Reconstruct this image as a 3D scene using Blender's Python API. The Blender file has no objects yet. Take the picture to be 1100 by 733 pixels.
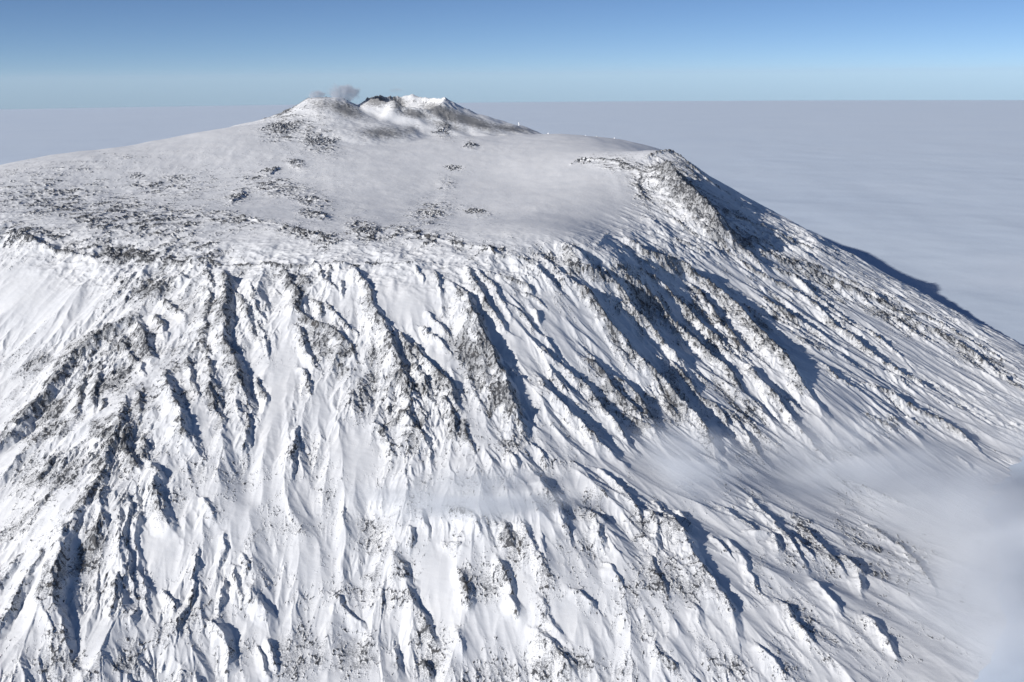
import bpy, math, random
import numpy as np
from mathutils import Matrix, Vector

random.seed(7)
rng = np.random.default_rng(11)
S = bpy.context.scene
C = S.collection
PI = math.pi
f32 = np.float32

# ------------------------------------------------------------------ camera
CAM = np.array([0.0, 0.0, 3900.0])
FPX, W0, H0 = 1150.0, 1100.0, 733.0
PITCH = math.atan((H0 / 2 - 83.0) / FPX)
ROLL = math.atan(10.0 / 1100.0)
F = np.array([0, math.cos(PITCH), -math.sin(PITCH)])
U0 = np.array([0, math.sin(PITCH), math.cos(PITCH)])
X0 = np.array([1.0, 0, 0])
UP = U0 * math.cos(ROLL) + X0 * math.sin(ROLL)
RT = X0 * math.cos(ROLL) - U0 * math.sin(ROLL)

cam_data = bpy.data.cameras.new("camera")
cam = bpy.data.objects.new("camera", cam_data)
C.objects.link(cam)
M = Matrix(((RT[0], UP[0], -F[0], CAM[0]), (RT[1], UP[1], -F[1], CAM[1]), (RT[2], UP[2], -F[2], CAM[2]), (0, 0, 0, 1)))
cam.matrix_world = M
cam_data.sensor_width = 36.0
cam_data.lens = 36.0 * FPX / W0
cam_data.clip_start = 1.0
cam_data.clip_end = 600000.0
S.camera = cam


def ray(px, py):
    """direction from the camera through a spot of the photograph, scaled so that its northward component is 1"""
    d = RT * ((px - W0 / 2) / FPX) + UP * (-(py - H0 / 2) / FPX) + F
    return d / d[1]


def at(px, py, Y):
    return CAM + ray(px, py) * Y


# ------------------------------------------------------------------ base relief: a smooth surface through surveyed points
SURVEY = [
    # far edge and middle of the summit plateau
    (0, 177, 6500), (75, 164, 6800), (147, 156, 7000), (232, 139, 7500), (290, 134, 7700),
    (300, 220, 5200), (400, 182, 6200), (400, 152, 7300), (470, 150, 7300), (550, 200, 5900), (560, 150, 7300), (600, 147, 7400),
    (100, 222, 5400), (640, 240, 5000), (620, 212, 5500), (650, 174, 6300), (650, 158, 7000), (690, 164, 6700), (720, 163, 6450),
    (490, 235, 5000), (200, 190, 6100), (20, 205, 5700),
    # caldera rim
    (8, 254, 4600), (100, 285, 4250), (200, 284, 4150), (300, 287, 4080), (400, 284, 4050), (500, 288, 4050), (600, 290, 4150), (665, 282, 4380),
    (200, 270, 4300), (400, 270, 4200), (500, 270, 4220),
    # right silhouette and right flank
    (850, 243, 6300), (966, 306, 6000), (1100, 375, 5700), (782, 208, 6380),
    (720, 250, 5200), (750, 300, 4800), (850, 300, 5300), (800, 230, 6000), (700, 330, 4300), (800, 350, 4500), (900, 400, 4350), (1000, 420, 4600), (1100, 460, 4500),
    (700, 400, 3800), (850, 400, 4150), (700, 500, 3250), (850, 500, 3550), (1000, 500, 3900), (850, 600, 2920), (850, 700, 2530), (1000, 700, 2620), (1000, 600, 3150), (1100, 600, 3300), (700, 600, 2780), (700, 710, 2450),
    # front face
    (400, 400, 3450), (550, 400, 3500), (550, 500, 3060), (400, 550, 2880), (550, 600, 2720), (550, 690, 2500), (400, 690, 2490), (400, 733, 2370), (260, 400, 3460), (260, 550, 2850), (260, 690, 2460),
    # left buttress
    (130, 440, 3260), (200, 335, 3820), (70, 570, 2740), (0, 330, 4020), (0, 450, 3400), (0, 600, 2740), (0, 733, 2280), (130, 600, 2680), (150, 700, 2400),
    (-150, 370, 4000), (-200, 500, 3050), (-200, 700, 2350), (-60, 280, 4450),
]
ctrl = [at(*p) for p in SURVEY]
ctrl += [np.array(p, float) for p in [
    (-4600, 7600, 2500), (-3500, 9000, 2500), (-1600, 10300, 2300), (500, 11900, 2300), (2350, 9000, 2300), (2300, 10200, 2200), (2900, 7600, 2150), (3600, 6400, 2000), (1130, 7500, 3330), (1210, 8250, 3325), (1270, 9200, 3240), (1310, 10050, 3185), (400, 10000, 3150), (0, 9000, 3250),
    (3900, 4500, 1950), (3300, 3000, 2000), (2300, 1900, 2100), (-4700, 5600, 3000), (-4700, 4000, 2600), (-3300, 2300, 2450), (-1500, 1300, 2200), (0, 1300, 1980), (1200, 1300, 2050)]]
ctrl = np.array(ctrl)
SC = 1000.0


def _phi(r2):
    return 0.5 * r2 * np.log(r2 + 1e-12)


def rbf_fit(P, z, lam):
    n = len(P)
    d2 = ((P[:, None] - P[None]) ** 2).sum(-1)
    A = np.zeros((n + 3, n + 3))
    A[:n, :n] = _phi(d2) + lam * np.eye(n)
    A[:n, n] = 1
    A[:n, n + 1:] = P
    A[n:, :n] = A[:n, n:].T
    b = np.zeros(n + 3)
    b[:n] = z
    return np.linalg.solve(A, b)


BP = ctrl[:, :2] / SC
BW = rbf_fit(BP, ctrl[:, 2], 0.004)


def base_z(x, y):
    x = np.asarray(x, float) / SC
    y = np.asarray(y, float) / SC
    z = BW[-3] + BW[-2] * x + BW[-1] * y
    for (px, py), w in zip(BP, BW[:-3]):
        z = z + w * _phi((x - px) ** 2 + (y - py) ** 2)
    return z


def drape(px, py, lift=0.0):
    """where the sight line through a spot of the photograph first meets the base relief raised by lift"""
    d = ray(px, py)
    t = np.arange(1500.0, 9500.0, 12.0)
    g = (CAM[2] + d[2] * t) - base_z(d[0] * t, t) - lift
    k = np.where(g < 0)[0]
    if len(k) == 0:
        k = [int(np.argmin(g))]
    i = max(1, int(k[0]))
    u = g[i - 1] / (g[i - 1] - g[i] + 1e-9)
    u = min(max(u, 0), 1)
    Y = t[i - 1] + 12.0 * u
    return d[0] * Y, Y


# ------------------------------------------------------------------ noise
def _hash(i, j, seed):
    h = (i.astype(np.int64) * 374761393 + j.astype(np.int64) * 668265263 + seed * 974634777) & 0xFFFFFFFF
    h = h.astype(np.uint32)
    h ^= h >> np.uint32(13)
    h *= np.uint32(1274126177)
    h ^= h >> np.uint32(16)
    h *= np.uint32(2246822519)
    h ^= h >> np.uint32(13)
    return h


def rnd(i, j, seed):
    return (_hash(i, j, seed) & np.uint32(0xFFFFFF)).astype(f32) / f32(16777216.0)


def vnoise(x, y, seed):
    """gradient noise, about -1..1"""
    xi = np.floor(x)
    yi = np.floor(y)
    fx = (x - xi).astype(f32)
    fy = (y - yi).astype(f32)
    xi = xi.astype(np.int32)
    yi = yi.astype(np.int32)
    u = fx * fx * fx * (fx * (fx * 6 - 15) + 10)
    v = fy * fy * fy * (fy * (fy * 6 - 15) + 10)

    def g(ix, iy, dx, dy):
        a = rnd(ix, iy, seed) * f32(2 * PI)
        return np.cos(a) * dx + np.sin(a) * dy
    a = g(xi, yi, fx, fy)
    b = g(xi + 1, yi, fx - 1, fy)
    c = g(xi, yi + 1, fx, fy - 1)
    d = g(xi + 1, yi + 1, fx - 1, fy - 1)
    return ((a + (b - a) * u) * (1 - v) + (c + (d - c) * u) * v) * f32(1.5)


def fbm(x, y, lam, octs, seed, gain=0.5):
    s = 0
    a = 1.0
    for o in range(octs):
        s = s + f32(a) * vnoise(x / lam + 13.7 * o, y / lam - 7.1 * o, seed + o)
        lam *= 0.5
        a *= gain
    return s


def ridged(x, y, lam, octs, seed, gain=0.5):
    s = 0
    a = 1.0
    t = 0.0
    for o in range(octs):
        s = s + f32(a) * (1 - 2 * np.abs(vnoise(x / lam + 3.7 * o, y / lam - 9.1 * o, seed + o)))
        t += a
        lam *= 0.5
        a *= gain
    return s / f32(t)


def smooth(a, b, x):
    t = np.clip((x - a) / (b - a), 0, 1)
    return t * t * (3 - 2 * t)


# ------------------------------------------------------------------ the survey grid: rings round the viewpoint's foot, finest where the slope is near
D2R = PI / 180
az = np.concatenate([np.linspace(-52, -31, 60, endpoint=False), np.linspace(-31, 31, 1420, endpoint=False), np.linspace(31, 50, 56)]) * D2R
rr = [1300.0]
while rr[-1] < 12600:
    r_ = rr[-1]
    rr.append(r_ + (14 if r_ < 2050 else 2.9 if r_ < 3600 else 3.2 if r_ < 4600 else 5.0 if r_ < 6300 else 6.5 if r_ < 8600 else 28))
rr = np.array(rr)
NR, NA = len(rr), len(az)
SA, CA = np.sin(az)[None, :].astype(f32), np.cos(az)[None, :].astype(f32)
XX = (rr[:, None] * SA).astype(f32)
YY = (rr[:, None] * CA).astype(f32)
# base relief on every third ring and spoke, then refined
ri = np.unique(np.append(np.arange(0, NR, 4), NR - 1))
ai = np.unique(np.append(np.arange(0, NA, 4), NA - 1))
coarse = base_z(XX[np.ix_(ri, ai)], YY[np.ix_(ri, ai)])


def refine(cz):
    t = np.empty((len(ri), NA))
    for k in range(len(ri)):
        t[k] = np.interp(np.arange(NA), ai, cz[k])
    o = np.empty((NR, NA), f32)
    pos = np.interp(np.arange(NR), ri, np.arange(len(ri)))
    lo = np.minimum(pos.astype(int), len(ri) - 2)
    fr = (pos - lo)[:, None]
    o[:] = t[lo] * (1 - fr) + t[lo + 1] * fr
    return o


BASE = refine(coarse)
for _ in range(3):   # take off the facets of the coarse steps
    BASE[1:-1] = 0.25 * BASE[:-2] + 0.5 * BASE[1:-1] + 0.25 * BASE[2:]
    BASE[:, 1:-1] = 0.25 * BASE[:, :-2] + 0.5 * BASE[:, 1:-1] + 0.25 * BASE[:, 2:]


def gradient(z):
    zr = np.gradient(z, rr, axis=0).astype(f32)
    za = (np.gradient(z, az, axis=1) / rr[:, None]).astype(f32)
    return zr * SA + za * CA, zr * CA - za * SA


def project(x, y, z):
    dx, dy, dz = x - CAM[0], y - CAM[1], z - CAM[2]
    w = dx * F[0] + dy * F[1] + dz * F[2]
    u = dx * RT[0] + dy * RT[1] + dz * RT[2]
    v = dx * UP[0] + dy * UP[1] + dz * UP[2]
    return (W0 / 2 + FPX * u / w).astype(f32), (H0 / 2 - FPX * v / w).astype(f32)


PX, PY = project(XX, YY, BASE)     # map sheet of the slope, used to place the traced regions


def region(items, PX=PX, PY=PY):
    """soft traced patches: (x, y, rx, ry, tilt in degrees, value)"""
    m = np.zeros((NR, NA), f32)
    for (cx, cy, rx, ry, rot, val) in items:
        c, s = math.cos(rot * D2R), math.sin(rot * D2R)
        R = max(rx, ry) * 1.9
        sel = (np.abs(PX - cx) < R) & (np.abs(PY - cy) < R)
        if not sel.any():
            continue
        dx, dy = PX[sel] - cx, PY[sel] - cy
        q = ((dx * c + dy * s) / rx) ** 2 + ((-dx * s + dy * c) / ry) ** 2
        m[sel] = np.maximum(m[sel], val * np.exp(-q * 1.1))
    return m


# ------------------------------------------------------------------ summit cones
Z = BASE.copy()
c1 = at(438, 106, 8150)
c2 = at(352, 106, 8000)
n_cone = fbm(XX, YY, 260, 4, 501)


def angle_to(c):
    return np.arctan2(YY - c[1], XX - c[0])


d1 = np.hypot((XX - c1[0]) / 1.0, (YY - c1[1]) / 0.92) + 16 * n_cone
th1 = angle_to(c1)
rim_z = c1[2] + 24 * np.sin(th1 + 0.1) + 10 * np.cos(2 * th1 + 0.6) + 7 * np.sin(5 * th1 + 1.0) + 12 * vnoise(XX / 110, YY / 110, 77) - 4
# the near rim: a peak left of a notch, a low snowy lip on the right
rim_z = rim_z + 9 * vnoise(XX / 42, YY / 42, 79) * np.exp(-((d1 - 285) / 90) ** 2) + 28 * np.exp(-((th1 + 1.82) / 0.16) ** 2) - 48 * np.exp(-((th1 + 0.95) / 0.5) ** 2) + 30 * np.exp(-((th1 + 2.45) / 0.6) ** 2)
R1 = 285.0
out1 = np.maximum(d1 - R1, 0)
cone1 = rim_z - 152 * (1 - np.exp(-out1 / 250)) - 0.165 * out1 - 0.0007 * np.maximum(out1 - 520, 0) ** 2
in1 = np.clip((R1 - d1) / R1, 0, 1)
cone1 = cone1 - 140 * np.sqrt(np.clip(in1 * 1.5, 0, 1)) * (d1 < R1)
d2 = np.hypot(XX - c2[0], (YY - c2[1]) / 1.15) + 22 * n_cone
out2 = np.maximum(d2 - 125, 0)
cone2 = c2[2] + 8 - 0.00035 * np.minimum(d2, 125) ** 2 - 115 * (1 - np.exp(-out2 / 220)) - 0.155 * out2 - 0.0007 * np.maximum(out2 - 520, 0) ** 2 + 3 * fbm(XX, YY, 90, 3, 91)


def smax(a, b, k):
    h = np.clip(0.5 + 0.5 * (a - b) / k, 0, 1)
    return b + (a - b) * h + k * h * (1 - h)


far = YY > 5600
Z = np.where(far, smax(Z, smax(cone1, cone2, 18), 26), Z).astype(f32)
PX2, PY2 = project(XX, YY, Z)
CONE = np.where(far, np.clip((np.maximum(cone1, cone2) - BASE) / 90, 0, 1), 0).astype(f32)

# ------------------------------------------------------------------ traced ridges: crest line going down the slope, height, left and right breadth, rockiness
RIDGES = [
 # left buttress
 ([(238,285),(243,302),(240,322),(238,346),(240,368),(253,390),(257,408),(265,427),(274,440)], 42, 95, 44, .8),
 ([(222,282),(227,309),(222,340),(218,365),(224,389),(227,417),(231,437),(237,458),(238,476)], 20, 55, 26, .7),
 ([(172,318),(180,320),(190,332),(199,342)], 20, 40, 22, .3),
 ([(176,395),(181,410),(190,434),(194,455),(204,470),(216,489)], 34, 60, 34, .4),
 ([(148,340),(153,358),(158,374),(164,390)], 30, 50, 32, .8),
 ([(166,333),(171,346),(177,362)], 22, 30, 22, .6),
 ([(131,358),(129,371),(139,380),(151,389),(156,402)], 15, 25, 16, .2),
 ([(140,338),(131,342),(102,362),(72,384),(58,409),(44,427),(24,447),(4,470),(-24,492)], 42, 120, 48, .7),
 ([(132,430),(129,443),(123,466),(115,482),(112,498),(103,516),(93,533),(78,553),(69,570),(66,592),(62,608),(57,625),(56,645),(60,660),(68,678),(76,700),(86,728)], 36, 100, 30, .7),
 ([(60,588),(51,605),(45,625),(42,645),(46,660),(55,680),(62,702)], 26, 36, 24, .5),
 ([(48,580),(36,602),(25,621),(14,644),(4,660),(-8,684)], 30, 60, 30, .5),
 ([(22,590),(8,615),(-10,640)], 18, 50, 20, .4),
 ([(109,522),(107,543),(105,562),(103,582)], 28, 40, 26, .6),
 ([(135,455),(134,474),(141,490),(152,510)], 28, 40, 28, .5),
 ([(160,492),(166,510),(169,531),(175,553),(190,573)], 40, 55, 36, .5),
 ([(157,464),(155,482),(160,497)], 16, 25, 16, .9),
 ([(138,533),(136,558),(132,583),(138,610),(147,640)], 12, 26, 12, .1),
 ([(150,545),(144,578),(149,608),(158,635),(156,652)], 16, 26, 16, .1),
 ([(126,614),(122,641),(119,662)], 16, 30, 16, .4),
 ([(144,653),(139,670)], 10, 18, 12, .1),
 ([(176,630),(183,654)], 12, 24, 14, .2),
 ([(213,586),(206,619),(205,641),(191,668),(188,690)], 12, 30, 12, .2),
 ([(238,570),(241,586),(235,606)], 18, 30, 18, .4),
 ([(250,604),(258,628),(261,652)], 18, 28, 18, .4),
 ([(265,626),(270,643),(282,655),(293,667)], 26, 36, 28, .3),
 ([(230,664),(239,683),(245,700),(246,730)], 34, 40, 36, .2),
 ([(212,533),(222,548),(233,562)], 20, 36, 22, .3),
 ([(243,620),(239,640),(233,660)], 10, 20, 10, .1),
 ([(257,592),(265,620)], 11, 22, 12, .2),
 ([(290,683),(297,721)], 14, 22, 14, .4), ([(277,691),(283,716),(290,733)], 11, 22, 12, .2),
 ([(357,636),(372,655),(391,678)], 16, 40, 16, .3),
 ([(108,393),(101,420),(96,446)], 14, 40, 16, .9), ([(92,400),(85,425),(80,448)], 14, 40, 14, .9),
 ([(112,425),(104,445)], 16, 26, 16, .8),
 ([(200,380),(205,400),(212,430)], 14, 30, 14, .5),
 ([(148,420),(152,440)], 14, 30, 14, .5), ([(70,480),(52,500),(34,520)], 12, 50, 14, .5), ([(60,520),(40,545),(20,565)], 12, 50, 14, .4),
 # between buttress and the central spur
 ([(246,303),(265,332),(272,354),(282,377)], 16, 30, 16, .6), ([(267,303),(276,330),(286,342)], 10, 20, 10, .3), ([(277,342),(284,365),(289,383)], 11, 20, 12, .3),
 ([(274,400),(288,433)], 14, 26, 14, .8), ([(262,438),(268,455),(262,475),(259,492)], 20, 36, 20, .6),
 ([(302,284),(310,299),(323,315),(318,328),(326,337),(343,348),(364,360),(380,371),(387,385)], 20, 55, 20, 1.0),
 ([(317,349),(327,368),(336,384),(342,396)], 22, 40, 20, .7), ([(321,392),(329,408),(335,424)], 18, 34, 18, .6),
 ([(335,317),(346,331),(342,342)], 16, 26, 16, .8), ([(350,327),(364,340),(384,358)], 11, 24, 12, .6),
 ([(321,458),(318,478),(312,512)], 14, 40, 14, .3),
 ([(380,285),(392,303),(399,322),(406,340),(414,355),(423,373),(430,390),(436,408),(440,424)], 32, 60, 30, .6),
 ([(430,354),(440,372),(446,385),(452,400),(458,415),(465,428)], 22, 34, 22, .4),
 ([(444,362),(455,380),(465,395),(475,406),(484,421),(491,437)], 30, 44, 26, .5),
 ([(475,423),(488,447),(491,470)], 22, 40, 22, .9), ([(430,436),(449,466),(465,486)], 18, 36, 18, .4),
 ([(500,450),(507,486)], 16, 36, 16, .8), ([(404,452),(414,465),(420,476),(418,496)], 22, 40, 20, .9),
 ([(458,334),(476,352),(486,362)], 13, 30, 12, .3), ([(450,346),(470,360),(483,378)], 15, 34, 14, .4),
 ([(448,286),(455,303)], 12, 20, 12, .7), ([(466,292),(477,316)], 12, 30, 12, .8),
 ([(353,285),(352,300),(364,316)], 10, 20, 10, .7), ([(364,300),(368,318)], 12, 16, 12, .8),
 ([(395,312),(404,330)], 14, 20, 14, .9), ([(338,278),(345,296),(352,304)], 12, 22, 12, .6),
 # the central spur and its neighbours
 ([(495,306),(505,328),(515,350),(523,368),(532,388),(541,408),(551,430),(559,452),(567,472)], 56, 110, 50, .9),
 ([(500,285),(512,303),(523,326),(535,342),(543,352),(557,359)], 28, 50, 26, .6),
 ([(509,287),(527,303),(540,322),(548,344)], 18, 26, 20, .5),
 ([(527,291),(551,299),(566,305),(572,316)], 14, 40, 16, .8), ([(562,311),(578,322),(586,330)], 14, 26, 14, .8), ([(572,331),(583,346)], 14, 22, 14, .5),
 ([(547,325),(562,338),(572,352),(586,360),(596,373),(606,384),(618,398)], 20, 40, 20, .5),
 ([(583,371),(595,388)], 18, 24, 18, .9),
 ([(578,400),(590,420),(605,433),(618,450),(629,462),(645,476),(672,494)], 28, 60, 26, .5),
 ([(601,388),(620,405),(631,412),(641,427),(653,446),(667,462),(683,482)], 28, 46, 28, .5),
 ([(627,382),(641,392),(651,405),(658,421)], 24, 40, 22, .9), ([(655,400),(678,413),(690,429),(703,454)], 24, 50, 24, .9), ([(662,436),(686,452),(711,466)], 17, 40, 16, .8),
 ([(547,484),(557,502)], 18, 40, 18, .5), ([(566,470),(584,484),(592,500)], 16, 40, 18, .1),
 ([(575,505),(590,528),(605,556),(616,577)], 24, 55, 26, .3),
 # the long ribs of the right face
 ([(604,292),(620,306),(631,313),(643,330),(653,346),(667,361),(681,378),(692,390),(710,409),(731,429),(748,443),(762,466),(771,488)], 52, 95, 48, .7),
 ([(614,281),(641,291),(661,301),(672,316),(682,334),(700,351),(715,370),(731,385),(748,406)], 38, 60, 36, .6),
 ([(720,384),(732,399),(743,413),(755,429),(770,434),(785,462)], 22, 36, 22, .5),
 ([(668,290),(684,303),(698,314),(710,328),(721,346),(743,362),(768,384),(784,397),(793,414),(806,424),(820,434)], 40, 64, 40, .6),
 ([(690,288),(708,300),(723,318),(739,332),(755,351),(774,363),(795,375)], 30, 40, 30, .8), ([(738,300),(752,313),(764,332),(776,349),(790,361),(801,382)], 30, 46, 32, .7),
 ([(671,252),(696,269),(715,278),(733,284),(755,299),(776,315),(795,332),(812,354),(838,378),(858,402),(876,425),(886,442)], 64, 110, 62, .8),
 ([(800,385),(814,406),(834,430),(860,461),(879,481),(894,493)], 32, 55, 34, .5),
 ([(776,262),(810,290),(834,302),(858,314),(879,329),(900,350),(921,365),(948,386),(972,401),(996,413),(1020,425),(1040,440)], 30, 60, 30, .6),
 ([(812,276),(834,289),(858,299),(879,320),(909,341),(936,356),(966,380),(978,392)], 28, 44, 28, .6),
 ([(828,266),(852,281),(885,296),(915,311),(948,323),(972,338),(996,350),(1029,366),(1059,389),(1100,417),(1140,440)], 32, 60, 30, .7),
 ([(760,238),(780,251),(810,267),(845,280),(879,286),(906,297),(935,312),(960,328),(996,338),(1035,360),(1068,378),(1100,399)], 24, 44, 24, .8),
 ([(760,215),(790,232),(830,248),(862,262),(890,275),(925,292)], 20, 40, 22, .8), ([(742,222),(770,240),(800,258)], 24, 44, 24, .8),
 ([(732,225),(750,243),(775,258),(800,268)], 22, 40, 22, .8),
 ([(852,358),(870,371),(900,380),(919,391)], 16, 34, 14, .3), ([(882,388),(900,407),(922,418)], 14, 34, 14, .9), ([(820,318),(836,330),(850,340),(870,350)], 14, 34, 14, .9),
 ([(928,409),(960,422),(975,434),(1008,449),(1038,469),(1056,486)], 28, 55, 26, .6), ([(972,444),(993,458)], 16, 30, 16, .5), ([(930,444),(954,454),(967,465)], 16, 40, 16, .7),
 ([(898,480),(921,490),(943,504)], 17, 40, 16, .7), ([(880,498),(906,517),(945,530),(985,546)], 18, 50, 16, .8), ([(1027,488),(1057,513)], 16, 40, 16, .5), ([(940,483),(957,498)], 12, 30, 12, .6),
 ([(780,440),(800,462),(815,486),(830,500)], 22, 40, 22, .4), ([(800,450),(822,468),(845,484)], 16, 30, 16, .4),
 ([(765,430),(790,446),(812,462),(830,476)], 18, 34, 18, .5),
 # lower right
 ([(806,532),(830,556),(849,580),(868,609)], 22, 44, 20, .5), ([(803,570),(827,574),(838,591)], 24, 40, 24, .5), ([(852,573),(874,600)], 19, 36, 18, .5),
 ([(862,563),(885,589),(908,615)], 19, 44, 18, .9), ([(906,594),(922,613),(927,636)], 26, 46, 26, .7), ([(875,622),(891,641),(908,661)], 24, 44, 24, .4),
 ([(782,576),(798,601),(812,629),(825,643)], 18, 34, 18, .2), ([(836,643),(861,671),(883,695)], 26, 50, 26, .6), ([(933,660),(949,683),(962,705)], 30, 50, 28, .7),
 ([(768,576),(785,599)], 10, 26, 10, .2), ([(770,540),(790,556),(815,570)], 13, 40, 14, .4), ([(960,580),(985,605),(1005,635)], 16, 60, 18, .9), ([(930,560),(960,585)], 14, 60, 14, .8),
 # lower centre
 ([(640,546),(643,571),(653,591)], 22, 40, 22, .6), ([(596,530),(602,545),(615,574)], 20, 34, 20, .4), ([(700,549),(706,571),(708,588)], 22, 50, 20, .6),
 ([(716,545),(724,560),(738,580),(749,601),(768,626),(786,653),(793,680)], 44, 100, 40, .6),
 ([(700,536),(717,557)], 16, 26, 16, .4), ([(728,546),(752,568)], 16, 26, 16, .4), ([(699,590),(708,616),(722,643)], 18, 50, 18, .7), ([(745,646),(756,676)], 18, 34, 18, .3),
 ([(614,628),(646,652)], 13, 40, 14, .4), ([(537,555),(545,569),(553,585)], 28, 55, 26, .7), ([(559,556),(566,580),(577,602),(595,623)], 22, 44, 20, .6),
 ([(536,600),(543,618),(548,637)], 32, 50, 32, .5), ([(541,634),(550,648),(558,660)], 30, 40, 30, .3), ([(580,640),(588,666),(609,688)], 17, 44, 18, .4),
 ([(496,612),(500,635),(502,657)], 26, 40, 24, .9), ([(485,539),(502,547),(513,571)], 22, 40, 20, .7), ([(480,578),(497,584)], 18, 40, 16, .9),
 ([(428,596),(439,619),(445,646),(458,671),(475,695)], 30, 80, 30, .7), ([(450,545),(458,574)], 18, 40, 18, .6), ([(439,567),(443,588)], 14, 30, 14, .6), ([(491,678),(496,702)], 16, 26, 16, .4),
 ([(575,676),(600,702),(622,728)], 30, 60, 32, .6), ([(455,705),(462,730)], 20, 30, 20, .4), ([(425,690),(431,720)], 16, 34, 16, .8), ([(590,660),(606,690)], 18, 40, 18, .4),
 ([(665,520),(680,540),(690,560)], 14, 50, 16, .4), ([(640,500),(668,524),(690,545)], 14, 40, 16, .3), ([(700,690),(730,722)], 18, 50, 18, .7), ([(815,690),(840,725)], 18, 50, 18, .6), ([(650,600),(668,630)], 12, 40, 14, .5),
 # caldera rim and ledges above it
 ([(105,286),(150,277),(200,283),(222,280),(240,284),(280,283),(310,287),(350,284),(378,286),(400,281),(440,283),(462,280),(480,288),(500,285)], 6, 30, 18, .75),
 ([(430,251),(478,259),(498,264),(523,267),(539,276),(564,279),(600,284)], 12, 26, 18, .6),
 ([(6,250),(40,262),(75,272),(105,279)], 14, 30, 26, .95),
 ([(300,244),(325,250),(357,259)], 10, 30, 16, .8), ([(285,182),(299,180),(290,187),(276,189)], 11, 16, 14, .6), ([(262,205),(256,211),(249,217)], 14, 24, 20, .6), ([(330,213),(346,216)], 9, 26, 14, .8), ([(334,229),(350,233)], 9, 26, 14, .8),
 ([(250,233),(290,240),(310,244)], 8, 26, 14, .6),
 # shoulder
 ([(613,176),(626,171),(650,172),(675,179),(690,186),(700,197)], 12, 18, 24, .9), ([(690,186),(685,198),(692,214)], 12, 26, 16, .8),
 ([(690,170),(706,164),(722,159),(738,174),(760,192),(790,211)], 14, 40, 40, .9),
 ([(707,171),(719,184),(734,200),(750,217),(772,238),(800,258)], 125, 210, 245, 1.4), ([(695,180),(712,200),(730,216)], 20, 36, 24, .9),
 ([(655,250),(640,262),(660,272)], 5, 20, 10, .4), ([(716,232),(745,248),(770,262),(795,280)], 12, 40, 14, .5), ([(713,248),(742,262),(765,274)], 12, 36, 14, .6),
]
WX = XX + 11 * vnoise(XX / 120, YY / 120, 31) + 7 * vnoise(XX / 45, YY / 45, 32) + 4 * vnoise(XX / 18, YY / 18, 33)
WY = YY + 11 * vnoise(XX / 120, YY / 120, 41) + 7 * vnoise(XX / 45, YY / 45, 42) + 4 * vnoise(XX / 18, YY / 18, 43)
RID = np.zeros((NR, NA), f32)
CREST = np.zeros((NR, NA), f32)
HN = 1.0 + 0.18 * vnoise(XX / 90, YY / 90, 51) + 0.11 * vnoise(XX / 26, YY / 26, 52)
for pts, h, wl, wr, rock in RIDGES:
    ymid = sum(p[1] for p in pts) / len(pts)
    wl, wr = wl * 0.86, wr * 0.84
    h = h if h > 70 else h * (0.72 if ymid < 450 else 0.55) if h > 15 else h * 0.85
    P = np.array([drape(px, py, 0.7 * h) for px, py in pts])
    rad = np.hypot(P[:, 0], P[:, 1])
    ang = np.arctan2(P[:, 0], P[:, 1])
    m = max(wl, wr) + 35
    i0, i1 = np.searchsorted(rr, [rad.min() - m, rad.max() + m])
    j0, j1 = np.searchsorted(az, [ang.min() - m / rad.min(), ang.max() + m / rad.min()])
    if i1 - i0 < 2 or j1 - j0 < 2:
        continue
    sl = (slice(i0, i1), slice(j0, j1))
    x, y = WX[sl], WY[sl]
    seg = P[1:] - P[:-1]
    L = np.hypot(seg[:, 0], seg[:, 1])
    cum = np.concatenate([[0], np.cumsum(L)])
    best = np.full(x.shape, 1e9, f32)
    side = np.zeros(x.shape, f32)
    tt = np.zeros(x.shape, f32)
    for k in range(len(seg)):
        ux, uy = seg[k] / max(L[k], 1e-6)
        dx, dy = x - P[k, 0], y - P[k, 1]
        t = np.clip(dx * ux + dy * uy, 0, L[k])
        dd = np.hypot(dx - ux * t, dy - uy * t)
        cr = ux * dy - uy * dx
        b = dd < best
        best = np.where(b, dd, best)
        side = np.where(b, cr, side)
        tt = np.where(b, cum[k] + t, tt)
    s = tt / cum[-1]
    taper = smooth(-0.12, 0.16, s) * (1 - 0.75 * smooth(0.72, 1.0, s))
    wid = np.where(side > 0, wr, wl) * (0.65 + 0.35 * taper)
    q = np.clip(1 - best / wid, 0, 1)
    prof = np.where(side > 0, q ** 1.15, 0.45 * q + 0.55 * q ** 2.2)
    hh = h * taper * HN[sl] * prof
    new = RID[sl]
    RID[sl] = np.maximum(new, hh) + 0.25 * np.minimum(new, hh)
    cr_ = rock * taper * np.where(side > 0, np.clip(1 - best / (wid * 0.75), 0, 1) ** 0.8, np.clip(1 - best / (wid * 0.6), 0, 1))
    CREST[sl] = np.maximum(CREST[sl], cr_)

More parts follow.
